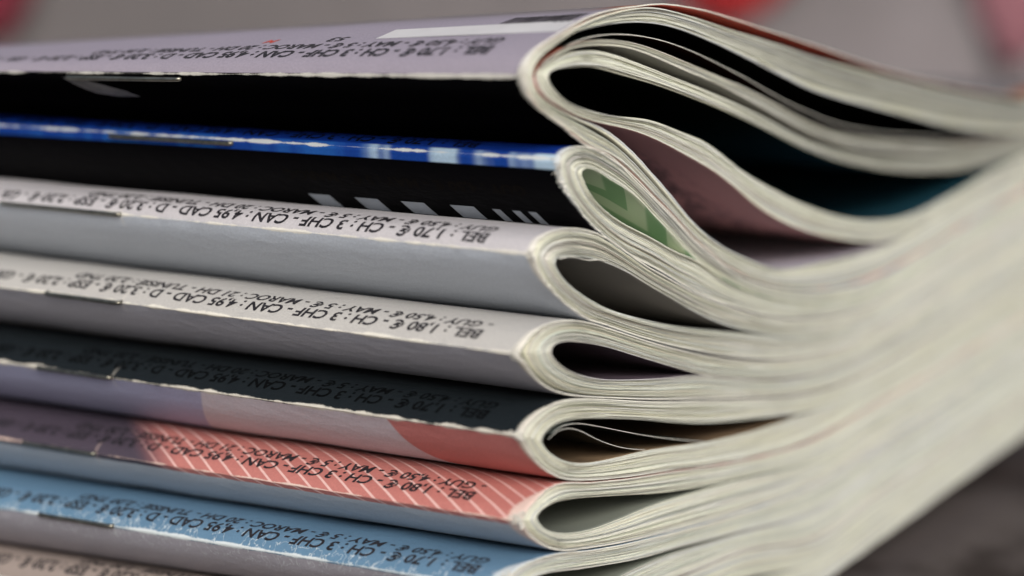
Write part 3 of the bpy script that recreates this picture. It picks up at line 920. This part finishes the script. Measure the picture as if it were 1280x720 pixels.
# (mag, x line 1, x ref, v line 1, x line 2, v line 2, height, ink)
for (i, xa, xr, va, xb, vb, h, tone, la, lb) in [
    (0, 621, 218, 4.5, 636, 7.0, 2.55, INK, L1, L2),
    (2, 615, 210, 2.2, 628, 4.1, 2.12, INK, L1, L2),
    (3, 607, 203, 2.9, 621, 4.8, 2.12, INK, L1b, L2b),
    (4, 615, 205, 3.0, 628, 4.9, 2.12, INK_FAINT, L1, L2),
    (5, 598, 200, 3.1, 612, 5.0, 2.12, INK, L1b, L2b),
    (6, 604, 199, 2.75, 617, 4.65, 2.12, INK, L1, L2),
    (7, 604, 199, 3.0, 617, 4.9, 2.1, INK, L1, L2),
    (1, 604, 199, 2.5, 617, 4.3, 1.9, INK_FAINT, L1, L2)]:
    M = MM_[i]
    t = price_line(M, roots[i], la, xa, va, h, tone, ref=(xr + 9, REF), bold=.042 if i == 0 else .028)
    price_line(M, roots[i], lb, xb, vb, h * .97, tone, bold=.036 if i == 0 else .026, ref=(xr + 89 if i == 0 else xr + 91, "GUY : 4,50 € - MAY : 5 € - MAROC : 20"))

# print on the top magazine: barcode box, large black and red characters at the edge of the fold
def quads(rects): 
    vs, fs = [], []
    for q in rects:
        b = len(vs); vs += list(q); fs.append((b, b + 1, b + 2, b + 3))
    return vs, fs
M = MM_[0]; r0 = roots[0]
def uu(x, v): return u_at(M, x, v)
vs, fs = quads([((uu(700, 9.0), 8.6), (uu(472, 9.0), 8.6), (uu(472, 9.0), 12.6), (uu(700, 9.0), 12.6))])
bx = print_on(M, r0, 'barcode_panel', vs, fs, plain('white_panel_ink', (.60, .59, .60), .5, .04, 200), off=.03)
bars = []
rnd = random.Random(5); x = 716.
while x > 625:
    wd = rnd.choice([2.2, 3.5, 5.5]); bars.append(((uu(x, 13), 12.3), (uu(x - wd, 13), 12.3), (uu(x - wd, 13), 16.5), (uu(x, 13), 16.5))); x -= wd + rnd.choice([1.8, 2.6])
vs, fs = quads(bars); print_on(M, r0, 'barcode', vs, fs, INK, off=.05)
price_line(M, r0, "53", 440, 9.9, 2.6, INK, name='cover_text')
price_line(M, r0, "M", 352, 9.7, 2.2, INK_RED, name='red_cover_text')
feather = [(uu(82, -2), -1.0), (uu(95, -2), -2.6), (uu(112, -3), -4.4), (uu(140, -4), -5.4), (uu(168, -4), -5.2), (uu(160, -4), -3.6), (uu(135, -3), -2.4), (uu(110, -2), -1.4)]
print_on(M, r0, 'grey_printed_shape', feather, [tuple(range(8))], plain('dark_grey_ink', (.11, .11, .12), .5, .3, 400))
price_line(MM_[1], roots[1], "GUY : 4,50 € - MAY : 5 € - MAROC", 655, -3.3, 2.2, plain('brown_black_ink', (.006, .0048, .004), .5, .3, 400, spec=.02), ref=(380, "GUY : 4,50 € - MAY : 5 € - MAR"))
# white letters seen at the foot of the black magazine's back
M = MM_[1]
rects = []
for (xa, xb) in ((385, 412), (443, 472), (501, 530), (562, 592)):
    ua, ub_ = u_at(M, xb, -8.0), u_at(M, xa, -8.0)
    rects.append(((ua, -8.0), (ub_, -8.0), (ub_ - 0.2, -11), (ua - .2, -11)))
for xa in (615, 640, 660):
    ua, ub_ = u_at(M, xa + 10, -8.2), u_at(M, xa, -8.2)
    rects.append(((ua, -8.2), (ub_, -8.2), (ub_ - 0.2, -11), (ua - .2, -11)))
vs, fs = quads(rects); print_on(M, roots[1], 'white_lettering', vs, fs, INK_WHITE)

for (i, xa, xb, v) in ((0, 225, 85, -1.0), (1, 290, 138, -.1), (2, 150, 3, 0), (3, 150, -1, 0), (4, 138, -1, 0), (5, 118, -1, 0), (6, 141, -1, 0)):
    staple(MM_[i], roots[i], xa, xb, v)
for (i, v, sd, n, r) in ((0, 0, 1, 14, .9), (1, -2, 2, 22, 2.5), (2, 0, 3, 14, .5), (3, -.1, 4, 40, .9), (4, 0, 5, 20, .6), (5, .2, 6, 40, .9), (6, 1.2, 7, 50, 1.0)):
    torn_tuft(MM_[i], roots[i], v, 40 + sd, n * 2, r)
